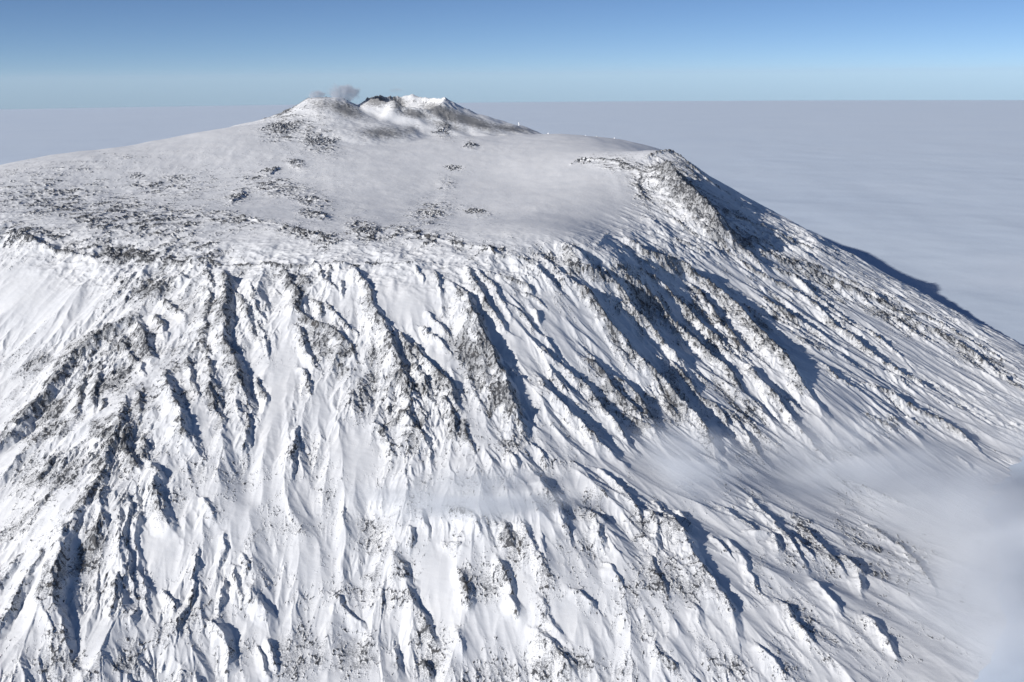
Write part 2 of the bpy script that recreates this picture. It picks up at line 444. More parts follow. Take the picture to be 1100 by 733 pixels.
# ------------------------------------------------------------------ where the snow lies smooth and where the ground is broken (traced)
SMOOTH = region([
    (545, 200, 70, 45, 0, 1), (480, 175, 70, 26, 10, .9), (430, 185, 60, 26, 0, .9), (620, 215, 45, 38, 20, 1), (650, 250, 50, 20, 20, .9), (600, 160, 60, 16, 8, 1), (570, 250, 50, 18, 0, .9),
    (440, 322, 40, 36, 10, .95), (420, 305, 30, 20, 0, .9), (370, 320, 16, 26, -20, .7), (28, 320, 60, 42, -25, .9), (90, 330, 50, 16, -32, .6), (295, 440, 16, 75, 8, .95), (305, 370, 9, 40, 15, .7), (385, 485, 30, 40, 0, .9), (345, 440, 20, 24, 0, .8),
    (600, 360, 12, 70, -33, .8), (580, 330, 10, 30, -30, .6), (560, 375, 12, 50, -30, .8), (640, 360, 12, 40, -35, .7), (700, 500, 60, 26, 20, .9), (725, 480, 24, 30, -30, .8), (470, 620, 26, 48, -12, .95), (500, 590, 20, 30, 0, .6),
    (330, 610, 26, 45, -35, .8), (180, 590, 22, 40, 0, .8), (215, 440, 8, 50, -15, .7), (900, 440, 34, 30, 40, .9), (870, 400, 16, 40, -40, .7), (1000, 390, 60, 12, 30, .7), (960, 520, 60, 30, 25, .8), (1030, 480, 60, 30, 20, .6), (850, 520, 60, 24, 30, .7),
    (780, 620, 16, 50, -35, .7), (820, 660, 30, 24, 0, .6), (930, 660, 24, 30, -30, .7), (650, 620, 30, 26, 0, .5), (300, 230, 30, 8, 5, .8), (330, 245, 40, 6, 10, .7), (260, 262, 70, 8, 5, .6), (400, 215, 40, 20, 0, .8), (60, 240, 22, 6, -5, .5), (285, 130, 40, 12, -25, .8), (210, 150, 90, 9, -14, .6)])
BROKEN = region([
    (60, 215, 90, 30, 5, .62), (150, 240, 110, 30, 6, .72), (180, 200, 80, 20, 0, .5), (40, 255, 50, 14, 12, 1), (130, 272, 100, 16, 8, 1), (170, 300, 60, 20, -25, .85), (210, 262, 50, 14, 8, .8), (60, 185, 80, 14, -6, .4), (130, 170, 80, 8, -8, .35),
    (300, 140, 34, 13, 8, .9), (340, 153, 30, 13, 20, .75), (350, 158, 20, 8, 0, .6), (318, 176, 14, 6, 20, .8), (300, 202, 50, 12, 12, .75), (255, 212, 20, 9, -30, .7), (335, 217, 24, 8, 10, .8), (335, 230, 24, 7, 10, .8), (240, 235, 60, 10, 8, .7), (330, 252, 60, 13, 14, .8), (395, 250, 30, 14, 25, .85), (385, 225, 16, 10, 0, .4),
    (464, 228, 34, 16, -20, .7), (480, 197, 16, 13, 60, .65), (488, 181, 18, 7, 10, .75), (512, 228, 26, 9, 15, .75), (475, 146, 16, 6, 20, .6), (505, 157, 9, 6, 20, .8), (450, 255, 60, 10, 8, .8), (555, 253, 14, 8, 0, .5), (520, 268, 60, 9, 8, .6), (590, 270, 40, 14, 5, .6),
    (660, 176, 40, 9, 12, 1), (690, 200, 14, 28, -25, .8), (725, 195, 30, 28, 40, 1), (760, 230, 40, 20, 40, .9), (630, 262, 30, 8, 10, .5), (690, 270, 50, 12, 25, .8), (640, 290, 60, 14, 15, .6),
    (365, 375, 40, 26, 30, .85), (320, 312, 26, 22, 40, .8), (400, 410, 30, 60, 0, .75), (430, 440, 40, 60, 0, .75), (505, 390, 16, 55, -25, .9), (535, 440, 22, 34, -10, .95), (545, 478, 18, 20, 0, .7), (480, 450, 26, 40, -10, .7),
    (100, 410, 60, 30, -30, .85), (70, 440, 60, 22, -35, .8), (145, 360, 40, 26, 0, .7), (110, 460, 30, 40, 0, .7), (90, 500, 60, 26, -40, .6), (150, 440, 30, 40, 0, .7), (205, 390, 20, 60, 0, .6), (95, 590, 26, 50, 0, .6), (40, 540, 50, 30, -40, .5), (230, 420, 14, 50, -10, .6), (180, 530, 14, 30, -20, .6), (60, 380, 70, 10, -28, .5),
    (360, 590, 60, 40, 0, .6), (390, 560, 30, 16, 0, .75), (320, 572, 16, 12, 0, .8), (278, 567, 16, 14, 0, .8), (350, 596, 14, 12, 0, .8), (400, 620, 40, 40, 0, .6), (430, 630, 30, 50, -10, .8), (330, 645, 30, 10, 15, .7), (280, 510, 24, 20, 0, .6), (345, 525, 14, 12, 0, .7), (420, 560, 20, 26, 0, .6),
    (490, 575, 16, 22, 0, .9), (499, 625, 12, 22, 0, .9), (530, 570, 36, 16, 30, .7), (530, 630, 20, 40, -20, .7), (585, 600, 30, 30, 20, .6), (640, 570, 24, 30, -20, .6), (715, 600, 34, 45, -30, .8), (700, 640, 40, 30, 0, .6), (690, 560, 24, 26, 0, .7), (740, 640, 30, 30, 0, .6), (650, 530, 50, 16, 30, .5),
    (860, 570, 34, 30, 35, .8), (890, 590, 34, 30, 40, .9), (945, 595, 30, 42, -40, .95), (975, 610, 24, 32, -40, .7), (910, 520, 46, 10, 24, .8), (840, 590, 26, 30, 40, .6), (850, 660, 40, 20, 30, .7), (930, 670, 26, 24, 30, .7), (1000, 545, 30, 10, 25, .5), (790, 545, 40, 14, 30, .5),
    (660, 425, 44, 22, 40, .95), (700, 452, 20, 12, 30, .8), (720, 430, 24, 40, -40, .8), (650, 350, 10, 40, -35, .9), (760, 340, 40, 30, 40, .7), (820, 365, 14, 44, -40, .9), (850, 345, 34, 10, 40, .8), (700, 330, 60, 20, 35, .6), (880, 300, 70, 12, 28, .7), (960, 340, 70, 12, 30, .7), (1050, 385, 60, 9, 30, .7), (800, 260, 40, 16, 30, .8), (790, 430, 40, 20, 35, .6), (800, 480, 30, 12, 35, .6), (960, 455, 30, 8, 25, .6), (1010, 455, 40, 7, 28, .6),
    (300, 690, 200, 16, 0, .5), (360, 712, 60, 20, 0, .8), (620, 715, 120, 16, 0, .6), (820, 715, 80, 16, 0, .6), (460, 712, 40, 18, 0, .6), (120, 715, 90, 18, 0, .5)])
CONEROCK = region([(400, 106, 15, 7, 0, .9), (425, 107, 9, 8, 20, 1), (447, 106, 9, 7, 30, .9), (384, 112, 8, 6, 0, .6), (465, 107, 14, 3, 10, .6), (372, 112, 12, 6, 20, .5), (335, 130, 30, 10, 0, .4)], PX2, PY2)
BROKEN = np.maximum(BROKEN, CONEROCK)
CINDER_SHADE = region([(370, 118, 26, 9, 20, .8), (345, 112, 22, 9, 0, .55), (412, 143, 34, 9, 0, .7), (440, 140, 16, 8, -20, .5), (478, 122, 30, 9, 22, .95), (505, 130, 40, 7, 18, .9), (545, 138, 40, 5, 8, .7), (405, 108, 18, 9, 0, .8), (428, 112, 14, 9, 20, .7), (445, 122, 24, 6, 10, .8), (395, 128, 14, 6, 0, .35), (480, 135, 30, 5, 15, .6)], PX2, PY2)  # cinder cover; the patches right of the crater paint that face's shade

# ------------------------------------------------------------------ gullies: stripes that follow the slope, finer ones branching off coarser ones
FLANK = smooth(0, 1, np.clip((np.hypot(*gradient(BASE)) - 0.2) / 0.22, 0, 1)) * (1 - CONE)
FLANK = FLANK * smooth(6900, 6200, YY)
AMP = (0.05 + 0.95 * FLANK) * np.clip(0.62 + 0.75 * fbm(XX, YY, 340, 2, 331), 0.1, 1.3) * (1 - 0.8 * SMOOTH) * (1 - 0.55 * np.clip(RID / 40, 0, 1))
RIMB = np.exp(-((PY - np.interp(PX, [-300, 8, 100, 200, 300, 400, 500, 600, 660, 700], [235, 254, 285, 283, 286, 283, 287, 287, 275, 255])) / 26) ** 2) * (YY > 3600)
Z = Z + RID + RIMB * (13 * fbm(XX, YY, 150, 3, 341) + 5 * ridged(XX, YY, 40, 2, 347))


def gully(lam, amp, seed, zref, freq=1.0):
    gx, gy = gradient(zref)
    n = np.hypot(gx, gy) + 1e-4
    tx, ty = -gy / n, gx / n
    px, py = XX / lam, YY / lam
    xi, yi = np.floor(px).astype(np.int32), np.floor(py).astype(np.int32)
    fx, fy = (px - xi).astype(f32), (py - yi).astype(f32)
    acc = np.zeros_like(px, f32)
    acs = np.zeros_like(px, f32)
    ws = np.zeros_like(px, f32)
    for oi in (-1, 0, 1):
        for oj in (-1, 0, 1):
            hx = rnd(xi + oi, yi + oj, seed) - f32(0.5)
            hy = rnd(xi + oi, yi + oj, seed + 9) - f32(0.5)
            dx = fx - oi - hx - f32(0.5)
            dy = fy - oj - hy - f32(0.5)
            w = np.exp(-2.2 * (dx * dx + dy * dy))
            ph = (dx * tx + dy * ty) * f32(2 * PI * freq)
            acc += w * np.cos(ph)
            acs += w * np.sin(ph)
            ws += w
    mag = np.sqrt(acc * acc + acs * acs) / ws
    phase = np.arctan2(acs, acc)
    saw = 1 - 2 * np.abs(np.sin(phase * f32(0.5)))        # sharp crests, rounded hollows
    return amp * saw * np.clip(mag * 1.6, 0, 1)


ZS = BASE + 0.6 * RID
G1 = gully(230, 11, 201, BASE)
G2 = gully(120, 6.5, 202, BASE + 0.5 * G1 * AMP)
G3 = gully(62, 4.6, 203, BASE + 0.5 * (G1 + G2) * AMP + 0.5 * RID)
fine = (1 - 0.42 * smooth(450, 540, PY) * smooth(150, 260, PX)) * (1 - 0.85 * SMOOTH) * np.clip(0.75 + 0.7 * fbm(XX, YY, 230, 2, 335), 0.25, 1.25) * (0.08 + 0.92 * FLANK)
Z = Z + AMP * (G1 + G2) + fine * G3
G4 = gully(30, 2.7, 204, Z)
Z = Z + fine * G4 * (0.45 + 0.55 * np.clip(BROKEN + CREST, 0, 1))
G5 = gully(88, 5.0, 205, Z)
Z = Z + fine * G5 * (0.4 + 0.6 * smooth(-0.2, 0.5, fbm(XX, YY, 400, 2, 337)))
# slow swells on the plateau and drifts everywhere
Z = Z + (1 - FLANK) * (1 - 0.5 * SMOOTH) * (5 * fbm(XX, YY * 0.8, 420, 3, 301) + 2.2 * fbm(XX, YY * 0.7, 150, 3, 306)) * (1 - CONE)

# ------------------------------------------------------------------ rock standing out of the snow
gx, gy = gradient(BASE)
gn = np.hypot(gx, gy) + 1e-3
# stretched along the slope: sample noise in coordinates squeezed along the fall line (a slowly turning frame)
fan = np.arctan2(XX - 150, -(YY - 6400))
along = np.hypot(XX - 150, YY - 6400)
U = (fan * 2600).astype(f32)
V = (along * 0.5).astype(f32)
U = U + 10 * vnoise(XX / 60, YY / 60, 61)
RN = 0.55 * ridged(U, V, 20, 3, 401, 0.62) + 0.45 * ridged(XX, YY, 15, 3, 405, 0.7)
RP = ridged(XX, YY * 0.62, 34, 4, 409, 0.72)
RN = np.where(FLANK > 0.5, RN, RP)


def rank(a):
    """the share of the ground that lies lower, 0..1"""
    qs = np.linspace(0, 1, 257)
    v = np.quantile(a[::7, ::7], qs)
    return np.interp(a, v, qs).astype(f32)


RU = np.where(FLANK > 0.5, rank(RN), rank(RP))
PATCH = fbm(XX, YY, 150, 3, 421)
gx, gy = gradient(Z)
slope = np.hypot(gx, gy)
steep = smooth(0.85, 1.35, slope)
CLUMP = np.clip(0.45 + 1.15 * fbm(U, V, 70, 3, 427), 0, 1.4)
CL2 = np.clip(0.5 + 1.1 * fbm(XX, YY, 36, 2, 428), 0, 1.3)
LOW = 1 - 0.50 * smooth(440, 520, PY) * smooth(120, 220, PX)
COV = (0.64 * LOW * CREST ** 1.1 * (0.25 + 0.45 * CLUMP + 0.5 * CL2) + 0.62 * LOW * BROKEN ** 1.3 * (0.55 * CLUMP + 0.45 * CL2) + 0.16 * steep + 0.14 * (1 - SMOOTH) * CLUMP * (0.4 + 0.6 * FLANK)) * (1 - 0.85 * SMOOTH * (1 - CREST))
COV = 0.52 * np.tanh(COV / 0.52)
K = RU - (1 - COV)
ROCKH = np.clip(K * 2.2 + 0.35, 0, 1) * smooth(0.03, 0.22, COV)
Z = Z + ROCKH * (3.2 + 5.0 * smooth(3900, 4400, YY)) + smooth(0, 0.3, COV) * 0.9 * fbm(XX, YY, 9, 2, 431)
EXPO = np.clip(0.5 + K * 1.7, 0, 1) * smooth(0.0, 0.05, COV)
DUSTING = np.clip(COV * 2.3 + 0.10 * (1 - SMOOTH) * CL2, 0, 1)
# wind-packed ripples
Z = Z + 0.35 * fbm(U * 0.6, V * 2, 16, 2, 441)
Z = Z + (1 - FLANK) * (1 - SMOOTH) * (1 - CONE) * smooth(0.1, 0.6, BROKEN) * 7.5 * ridged(XX, YY * 0.7, 120, 3, 451, 0.55)
Z = Z.astype(f32)


def ground(x, y):
    """height of the finished relief"""
    r, a = math.hypot(x, y), math.atan2(x, y)
    i = min(max(int(np.searchsorted(rr, r)) - 1, 0), NR - 2)
    j = min(max(int(np.searchsorted(az, a)) - 1, 0), NA - 2)
    u, v = (r - rr[i]) / (rr[i + 1] - rr[i]), (a - az[j]) / (az[j + 1] - az[j])
    return float((Z[i, j] * (1 - v) + Z[i, j + 1] * v) * (1 - u) + (Z[i + 1, j] * (1 - v) + Z[i + 1, j + 1] * v) * u)


# ------------------------------------------------------------------ materials
def new_mat(name):
    m = bpy.data.materials.new(name)
    m.use_nodes = True
    nt = m.node_tree
    nt.nodes.clear()
    return m, nt, nt.nodes, nt.links


def node(nt, kind, **kw):
    n = nt.nodes.new(kind)
    for k, v in kw.items():
        if k in n.inputs:
            n.inputs[k].default_value = v
        else:
            setattr(n, k, v)
    return n


def mth(nt, op, a, b=None, c=None, clamp=False):
    n = nt.nodes.new('ShaderNodeMath')
    n.operation = op
    n.use_clamp = clamp
    for i, v in enumerate((a, b, c)):
        if v is None:
            continue
        if isinstance(v, (int, float)):
            n.inputs[i].default_value = v
        else:
            nt.links.new(v, n.inputs[i])
    return n.outputs[0]


def mixc(nt, fac, a, b):
    n = nt.nodes.new('ShaderNodeMix')
    n.data_type = 'RGBA'
    for s, v in ((n.inputs[0], fac), (n.inputs[6], a), (n.inputs[7], b)):
        if isinstance(v, tuple):
            s.default_value = v
        elif isinstance(v, (int, float)):
            s.default_value = v
        else:
            nt.links.new(v, s)
    return n.outputs[2]


def ramp(nt, x, lo, hi):
    n = nt.nodes.new('ShaderNodeMapRange')
    n.interpolation_type = 'SMOOTHSTEP'
    nt.links.new(x, n.inputs['Value'])
    n.inputs['From Min'].default_value = lo
    n.inputs['From Max'].default_value = hi
    return n.outputs['Result']


def noise(nt, vec, scale, detail=2, rough=0.55):
    n = nt.nodes.new('ShaderNodeTexNoise')
    n.inputs['Scale'].default_value = scale
    n.inputs['Detail'].default_value = detail
    n.inputs['Roughness'].default_value = rough
    nt.links.new(vec, n.inputs['Vector'])
    return n.outputs['Fac']


def snow_rock_material():
    m, nt, N, L = new_mat("snow_over_lava_rock")
    geo = N.new('ShaderNodeNewGeometry')
    pos = geo.outputs['Position']
    att = node(nt, 'ShaderNodeAttribute', attribute_name='rock')
    cin = node(nt, 'ShaderNodeAttribute', attribute_name='cinder')  # cinder cover, plus the shade painted on the cone right of the crater
    dus = node(nt, 'ShaderNodeAttribute', attribute_name='dusting')
    ua = node(nt, 'ShaderNodeAttribute', attribute_name='across')
    va = node(nt, 'ShaderNodeAttribute', attribute_name='along')
    cx = N.new('ShaderNodeCombineXYZ')
    L.new(ua.outputs['Fac'], cx.inputs[0])
    L.new(va.outputs['Fac'], cx.inputs[1])
    flow = cx.outputs[0]
    n1 = mth(nt, 'ADD', mth(nt, 'MULTIPLY', noise(nt, flow, 0.10, 3, 0.6), 0.45), mth(nt, 'MULTIPLY', noise(nt, flow, 0.33, 3, 0.7), 0.55))
    n2 = noise(nt, pos, 0.02, 3, 0.6)
    n3 = noise(nt, pos, 0.5, 2, 0.6)
    fac = mth(nt, 'ADD', att.outputs['Fac'], mth(nt, 'MULTIPLY', mth(nt, 'SUBTRACT', n1, 0.5), 2.0))
    rockf = ramp(nt, fac, 0.50, 0.64)
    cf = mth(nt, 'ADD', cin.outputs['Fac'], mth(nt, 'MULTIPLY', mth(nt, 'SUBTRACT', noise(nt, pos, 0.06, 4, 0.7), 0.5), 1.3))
    cinder_shade_f = mth(nt, 'MULTIPLY', ramp(nt, cf, 0.15, 0.80), 0.9)
    rock = mixc(nt, ramp(nt, n3, 0.3, 0.7), (0.050, 0.055, 0.065, 1), (0.15, 0.155, 0.167, 1))
    rock = mixc(nt, ramp(nt, n2, 0.45, 0.75), rock, (0.10, 0.097, 0.096, 1))
    snow = mixc(nt, ramp(nt, noise(nt, pos, 0.006, 4, 0.6), 0.35, 0.65), (0.765, 0.79, 0.83, 1), (0.82, 0.84, 0.87, 1))
    speck = ramp(nt, mth(nt, 'ADD', noise(nt, pos, 0.3, 3, 0.7), mth(nt, 'MULTIPLY', dus.outputs['Fac'], 0.28)), 0.56, 0.80)
    dust = mixc(nt, mth(nt, 'MULTIPLY', speck, mth(nt, 'MULTIPLY', ramp(nt, dus.outputs['Fac'], 0.0, 0.6), 0.9)), snow, (0.21, 0.22, 0.235, 1))
    col = mixc(nt, cinder_shade_f, mixc(nt, rockf, dust, rock), mixc(nt, n3, (0.085, 0.087, 0.092, 1), (0.26, 0.262, 0.27, 1)))
    bs = N.new('ShaderNodeBsdfPrincipled')
    L.new(col, bs.inputs['Base Color'])
    L.new(mth(nt, 'ADD', 0.62, mth(nt, 'MULTIPLY', rockf, 0.3)), bs.inputs['Roughness'])
    bs.inputs['Specular IOR Level'].default_value = 0.2
    bmp = N.new('ShaderNodeBump')
    bmp.inputs['Strength'].default_value = 0.55
    bmp.inputs['Distance'].default_value = 1.0
    hgt = mth(nt, 'ADD', mth(nt, 'MULTIPLY', noise(nt, pos, 0.22, 4, 0.6), mth(nt, 'ADD', 0.5, mth(nt, 'MULTIPLY', ramp(nt, fac, 0.2, 0.6), 4.5))), mth(nt, 'MULTIPLY', n3, 0.3))
    L.new(hgt, bmp.inputs['Height'])
    L.new(bmp.outputs['Normal'], bs.inputs['Normal'])
    out = N.new('ShaderNodeOutputMaterial')
    L.new(bs.outputs[0], out.inputs['Surface'])
    return m


SNOW = snow_rock_material()


def cloud_top_material():
    m, nt, N, L = new_mat("cloud_top")
    geo = N.new('ShaderNodeNewGeometry')
    bs = N.new('ShaderNodeBsdfPrincipled')
    n = noise(nt, geo.outputs['Position'], 0.0004, 4, 0.6)
    L.new(mixc(nt, n, (0.60, 0.705, 0.85, 1), (0.67, 0.765, 0.89, 1)), bs.inputs['Base Color'])  # white cloud tinted blue: low-lying haze put into the colour
    bs.inputs['Roughness'].default_value = 1.0
    bs.inputs['Specular IOR Level'].default_value = 0.0
    bmp = N.new('ShaderNodeBump')
    bmp.inputs['Strength'].default_value = 0.13
    bmp.inputs['Distance'].default_value = 60.0
    L.new(noise(nt, geo.outputs['Position'], 0.0016, 4, 0.55), bmp.inputs['Height'])
    L.new(bmp.outputs['Normal'], bs.inputs['Normal'])
    out = N.new('ShaderNodeOutputMaterial')
    L.new(bs.outputs[0], out.inputs['Surface'])
    return m


def vapour_material(name, density, scale, lo, hi, color, edge=1.0, aniso=0.2, stretch=(1, 1, 1)):
    """billowing vapour inside a closed hull; fades out towards the hull, object space -1..1"""
    m, nt, N, L = new_mat(name)
    tc = N.new('ShaderNodeTexCoord')
    sep = N.new('ShaderNodeVectorMath')
    sep.operation = 'LENGTH'
    L.new(tc.outputs['Object'], sep.inputs[0])
    mp = N.new('ShaderNodeMapping')
    mp.inputs['Scale'].default_value = stretch
    L.new(tc.outputs['Object'], mp.inputs['Vector'])
    n = noise(nt, mp.outputs['Vector'], scale, 5, 0.62)
    fall = mth(nt, 'SUBTRACT', 1.0, sep.outputs['Value'], clamp=True)
    fall = ramp(nt, fall, 0.0, edge)
    body = mth(nt, 'ADD', n, mth(nt, 'MULTIPLY', mth(nt, 'SUBTRACT', fall, 1.0), 0.55))
    d = mth(nt, 'MULTIPLY', mth(nt, 'MULTIPLY', ramp(nt, body, lo, hi), fall), density)
    v = N.new('ShaderNodeVolumePrincipled')
    v.inputs['Color'].default_value = color
    v.inputs['Anisotropy'].default_value = aniso
    L.new(d, v.inputs['Density'])
    out = N.new('ShaderNodeOutputMaterial')
    L.new(v.outputs[0], out.inputs['Volume'])
    return m


def mesh_from(name, co, quads, mat, parent=None, smooth_shade=True, attrs=None):
    me = bpy.data.meshes.new(name)
    co = np.ascontiguousarray(co, f32)
    quads = np.ascontiguousarray(quads, np.int32)
    me.vertices.add(len(co))
    me.vertices.foreach_set('co', co.ravel())
    k = quads.shape[1]
    me.loops.add(quads.size)
    me.loops.foreach_set('vertex_index', quads.ravel())
    me.polygons.add(len(quads))
    me.polygons.foreach_set('loop_start', np.arange(0, quads.size, k, dtype=np.int32))
    me.polygons.foreach_set('loop_total', np.full(len(quads), k, np.int32))
    me.polygons.foreach_set('use_smooth', np.full(len(quads), smooth_shade))
    for an, av in (attrs or {}).items():
        a = me.attributes.new(an, 'FLOAT', 'POINT')
        a.data.foreach_set('value', np.ascontiguousarray(av, f32))
    me.update(calc_edges=True)
    me.materials.append(mat)
    o = bpy.data.objects.new(name, me)
    C.objects.link(o)
    if parent:
        o.parent = parent
    return o


# ------------------------------------------------------------------ the mountain
mountain = bpy.data.objects.new("mountain", None)
C.objects.link(mountain)
mountain['kind'] = 'structure'
mountain['label'] = 'snow covered volcano with dark lava ribs rising out of the cloud'
mountain['category'] = 'mountain'
idx = np.arange(NR * NA, dtype=np.int32).reshape(NR, NA)
quads = np.stack([idx[:-1, :-1], idx[:-1, 1:], idx[1:, 1:], idx[1:, :-1]], -1).reshape(-1, 4)
xm, ym = XX[:-1, :-1].ravel(), YY[:-1, :-1].ravel()
px_, py_ = PX[:-1, :-1].ravel(), PY[:-1, :-1].ravel()
jit = 14 * vnoise(xm / 60, ym / 60, 701)
part = np.zeros(len(quads), np.int8)                                  # 0 front face
rim_line = np.interp(px_, [-300, 8, 100, 200, 300, 400, 500, 560, 600, 640, 680, 720, 760], [225, 252, 284, 281, 284, 281, 286, 282, 276, 262, 225, 178, 100])
part[(py_ < rim_line + jit * 0.25) & (ym > 3700)] = 1                 # plateau
part[(np.hypot(xm - c1[0], ym - c1[1]) < 640 + jit)] = 2              # summit cone
part[(np.hypot(xm - c2[0], ym - c2[1]) < 520 + jit) & (part != 2)] = 3
part[(np.hypot(xm - c1[0], (ym - c1[1]) / 0.92) < 275 + 0.4 * jit)] = 4   # bowl of the crater
sh = at(725, 190, 6250)
part[((((xm - sh[0]) / 420) ** 2 + ((ym - sh[1]) / 520) ** 2) < 1 + jit * 0.006) & (part < 2)] = 5
co = np.stack([XX.ravel(), YY.ravel(), Z.ravel()], -1)
rockv, cinder_shade_v, dustv = EXPO.ravel(), np.clip(CINDER_SHADE, 0, 1).ravel(), DUSTING.ravel()
uv_, vv_ = (fan * 3300 + 6 * vnoise(XX / 40, YY / 40, 63)).astype(f32).ravel(), (along * 0.42).astype(f32).ravel()
names = ['snowy_flank', 'summit_plateau', 'summit_cone', 'side_cone', 'crater', 'rocky_shoulder']
parts = {}
for k in (0, 1, 2, 3, 4, 5):
    q = quads[part == k]
    used, inv = np.unique(q, return_inverse=True)
    par = parts[2] if k == 4 else mountain
    parts[k] = mesh_from(names[k], co[used], inv.reshape(-1, 4), SNOW, par, attrs={'rock': rockv[used], 'cinder': cinder_shade_v[used], 'dusting': dustv[used], 'across': uv_[used], 'along': vv_[used]})

# ------------------------------------------------------------------ the sea of cloud: a cap of the round earth
RE = 6371000.0
DECK = 2350.0
ca = np.linspace(-75, 75, 460) * D2R
cr = np.concatenate([np.geomspace(1200, 30000, 420, endpoint=False), np.geomspace(30000, 149000, 80)])
CX, CY = cr[:, None] * np.sin(ca)[None], cr[:, None] * np.cos(ca)[None]
near = np.exp(-(cr / 26000.0))[:, None]
cz = DECK - 30 * smooth(5200, 9500, cr)[:, None] - (CX ** 2 + CY ** 2) / (2 * RE)
cz = cz + 18 * fbm(CX / 1.0, CY / 1.6, 2600, 3, 811) * (0.25 + near) + 10 * fbm(CX, CY, 700, 3, 821) * near
cz = cz + 90 * np.exp(-((CX - 2700) / 1100) ** 2 - ((CY - 3800) / 1300) ** 2) * 0.0
ii = np.arange(len(cr) * len(ca), dtype=np.int32).reshape(len(cr), len(ca))
cq = np.stack([ii[:-1, :-1], ii[:-1, 1:], ii[1:, 1:], ii[1:, :-1]], -1).reshape(-1, 4)
deck = mesh_from('cloud_sea', np.stack([CX.ravel(), CY.ravel(), cz.ravel()], -1), cq, cloud_top_material())
deck['kind'] = 'structure'

# ------------------------------------------------------------------ vapour hulls
def hull(name, centre, radii, mat, axis=None, rotz=0.0, kind=None, label=None, cat=None, group=None, tilt=(0, 0)):
    import bmesh
    bm = bmesh.new()
    bmesh.ops.create_icosphere(bm, subdivisions=3, radius=1.0)
    me = bpy.data.meshes.new(name)
    bm.to_mesh(me)
    bm.free()
    me.materials.append(mat)
    o = bpy.data.objects.new(name, me)
    C.objects.link(o)
    o.location = centre
    o.scale = radii
    o.rotation_euler = (tilt[0], tilt[1], rotz)
    if kind:
        o['kind'] = kind
    if label:
        o['label'] = label
    if cat:
        o['category'] = cat
    if group:
        o['group'] = group
    return o


def on_slope(px, py, lift=0):
    x, y = drape(px, py)
    return (x, y, ground(x, y) + lift)


FOG = [
    # x, y in the photo, lift, radii (m), heading, tilt, density, threshold
    ('thin white mist trailing over ribs below the central spur', (500, 542), 30, (760, 270, 90), 0.05, 0.42, 0.026, (.26, .76)),
    ('pale blown snow veil under the long ribs of the right face', (725, 505), 40, (560, 330, 100), -0.45, 0.36, 0.017, (.18, .80)),
    ('blue shaded mist bank lying across the lower right face', (900, 515), 60, (950, 480, 140), 0.35, 0.28, 0.011, (.16, .80)),
    ('thick mist swallowing the foot of the right face', (1060, 590), 60, (950, 950, 230), 0.4, 0.1, 0.011, (.12, .75)),
    ('pale mist hiding where the lowest right slope meets cloud', (1080, 690), 60, (620, 700, 200), 0.2, 0.1, 0.011, (.12, .75)),
    ('soft mist where the right face sinks into the cloud', (1100, 475), 60, (900, 800, 160), 0.3, 0.2, 0.006, (.28, .85)),
]
FOG_MORE = [('soft cloud edge lapping the far right slope in front of its shadow', (4200, 7900, 2390), (1900, 1900, 150), 0.0035)]
for lab, loc, rad, dens in FOG_MORE:
    hull('mist', loc, rad, vapour_material('mist_vapour', dens, 1.2, .1, .9, (0.93, 0.95, 0.98, 1), 0.95, 0.1, (1, 1.3, .6)), rotz=0.4, kind='stuff', label=lab, cat='mist')
for k, (lab, (px, py), lift, rad, rz, tx, dens, th) in enumerate(FOG):
    mt = vapour_material('mist_vapour', dens, 2.0, th[0], th[1], (0.93, 0.96, 1.0, 1), 0.9, -0.10, (1, 1.6, .6))
    hull('mist', on_slope(px, py, lift), rad, mt, rotz=rz, tilt=(tx, 0), kind='stuff', label=lab, cat='mist')

STEAM = [
    ('small grey steam puff at the left lip of the side crater', (340, 102), 7990, (125, 70, 72), 0.055, 3.2),
    ('broad grey steam plume rising from the side crater top', (369, 100), 8000, (235, 120, 135), 0.050, 3.6),
    ('faint wisp of steam above the far crater rim', (425, 97), 8420, (120, 80, 34), 0.008, 2.6),
]
for k, (lab, (px, py), Y, rad, dens, sc) in enumerate(STEAM):
    mt = vapour_material('steam_vapour', dens, sc, 0.36, 0.60, (0.70, 0.74, 0.80, 1), 0.7, 0.0, (1, 1, 0.8))
    hull('steam_plume', tuple(at(px, py, Y)), rad, mt, label=lab, cat='steam', group='steam plumes over the summit', kind='thing')

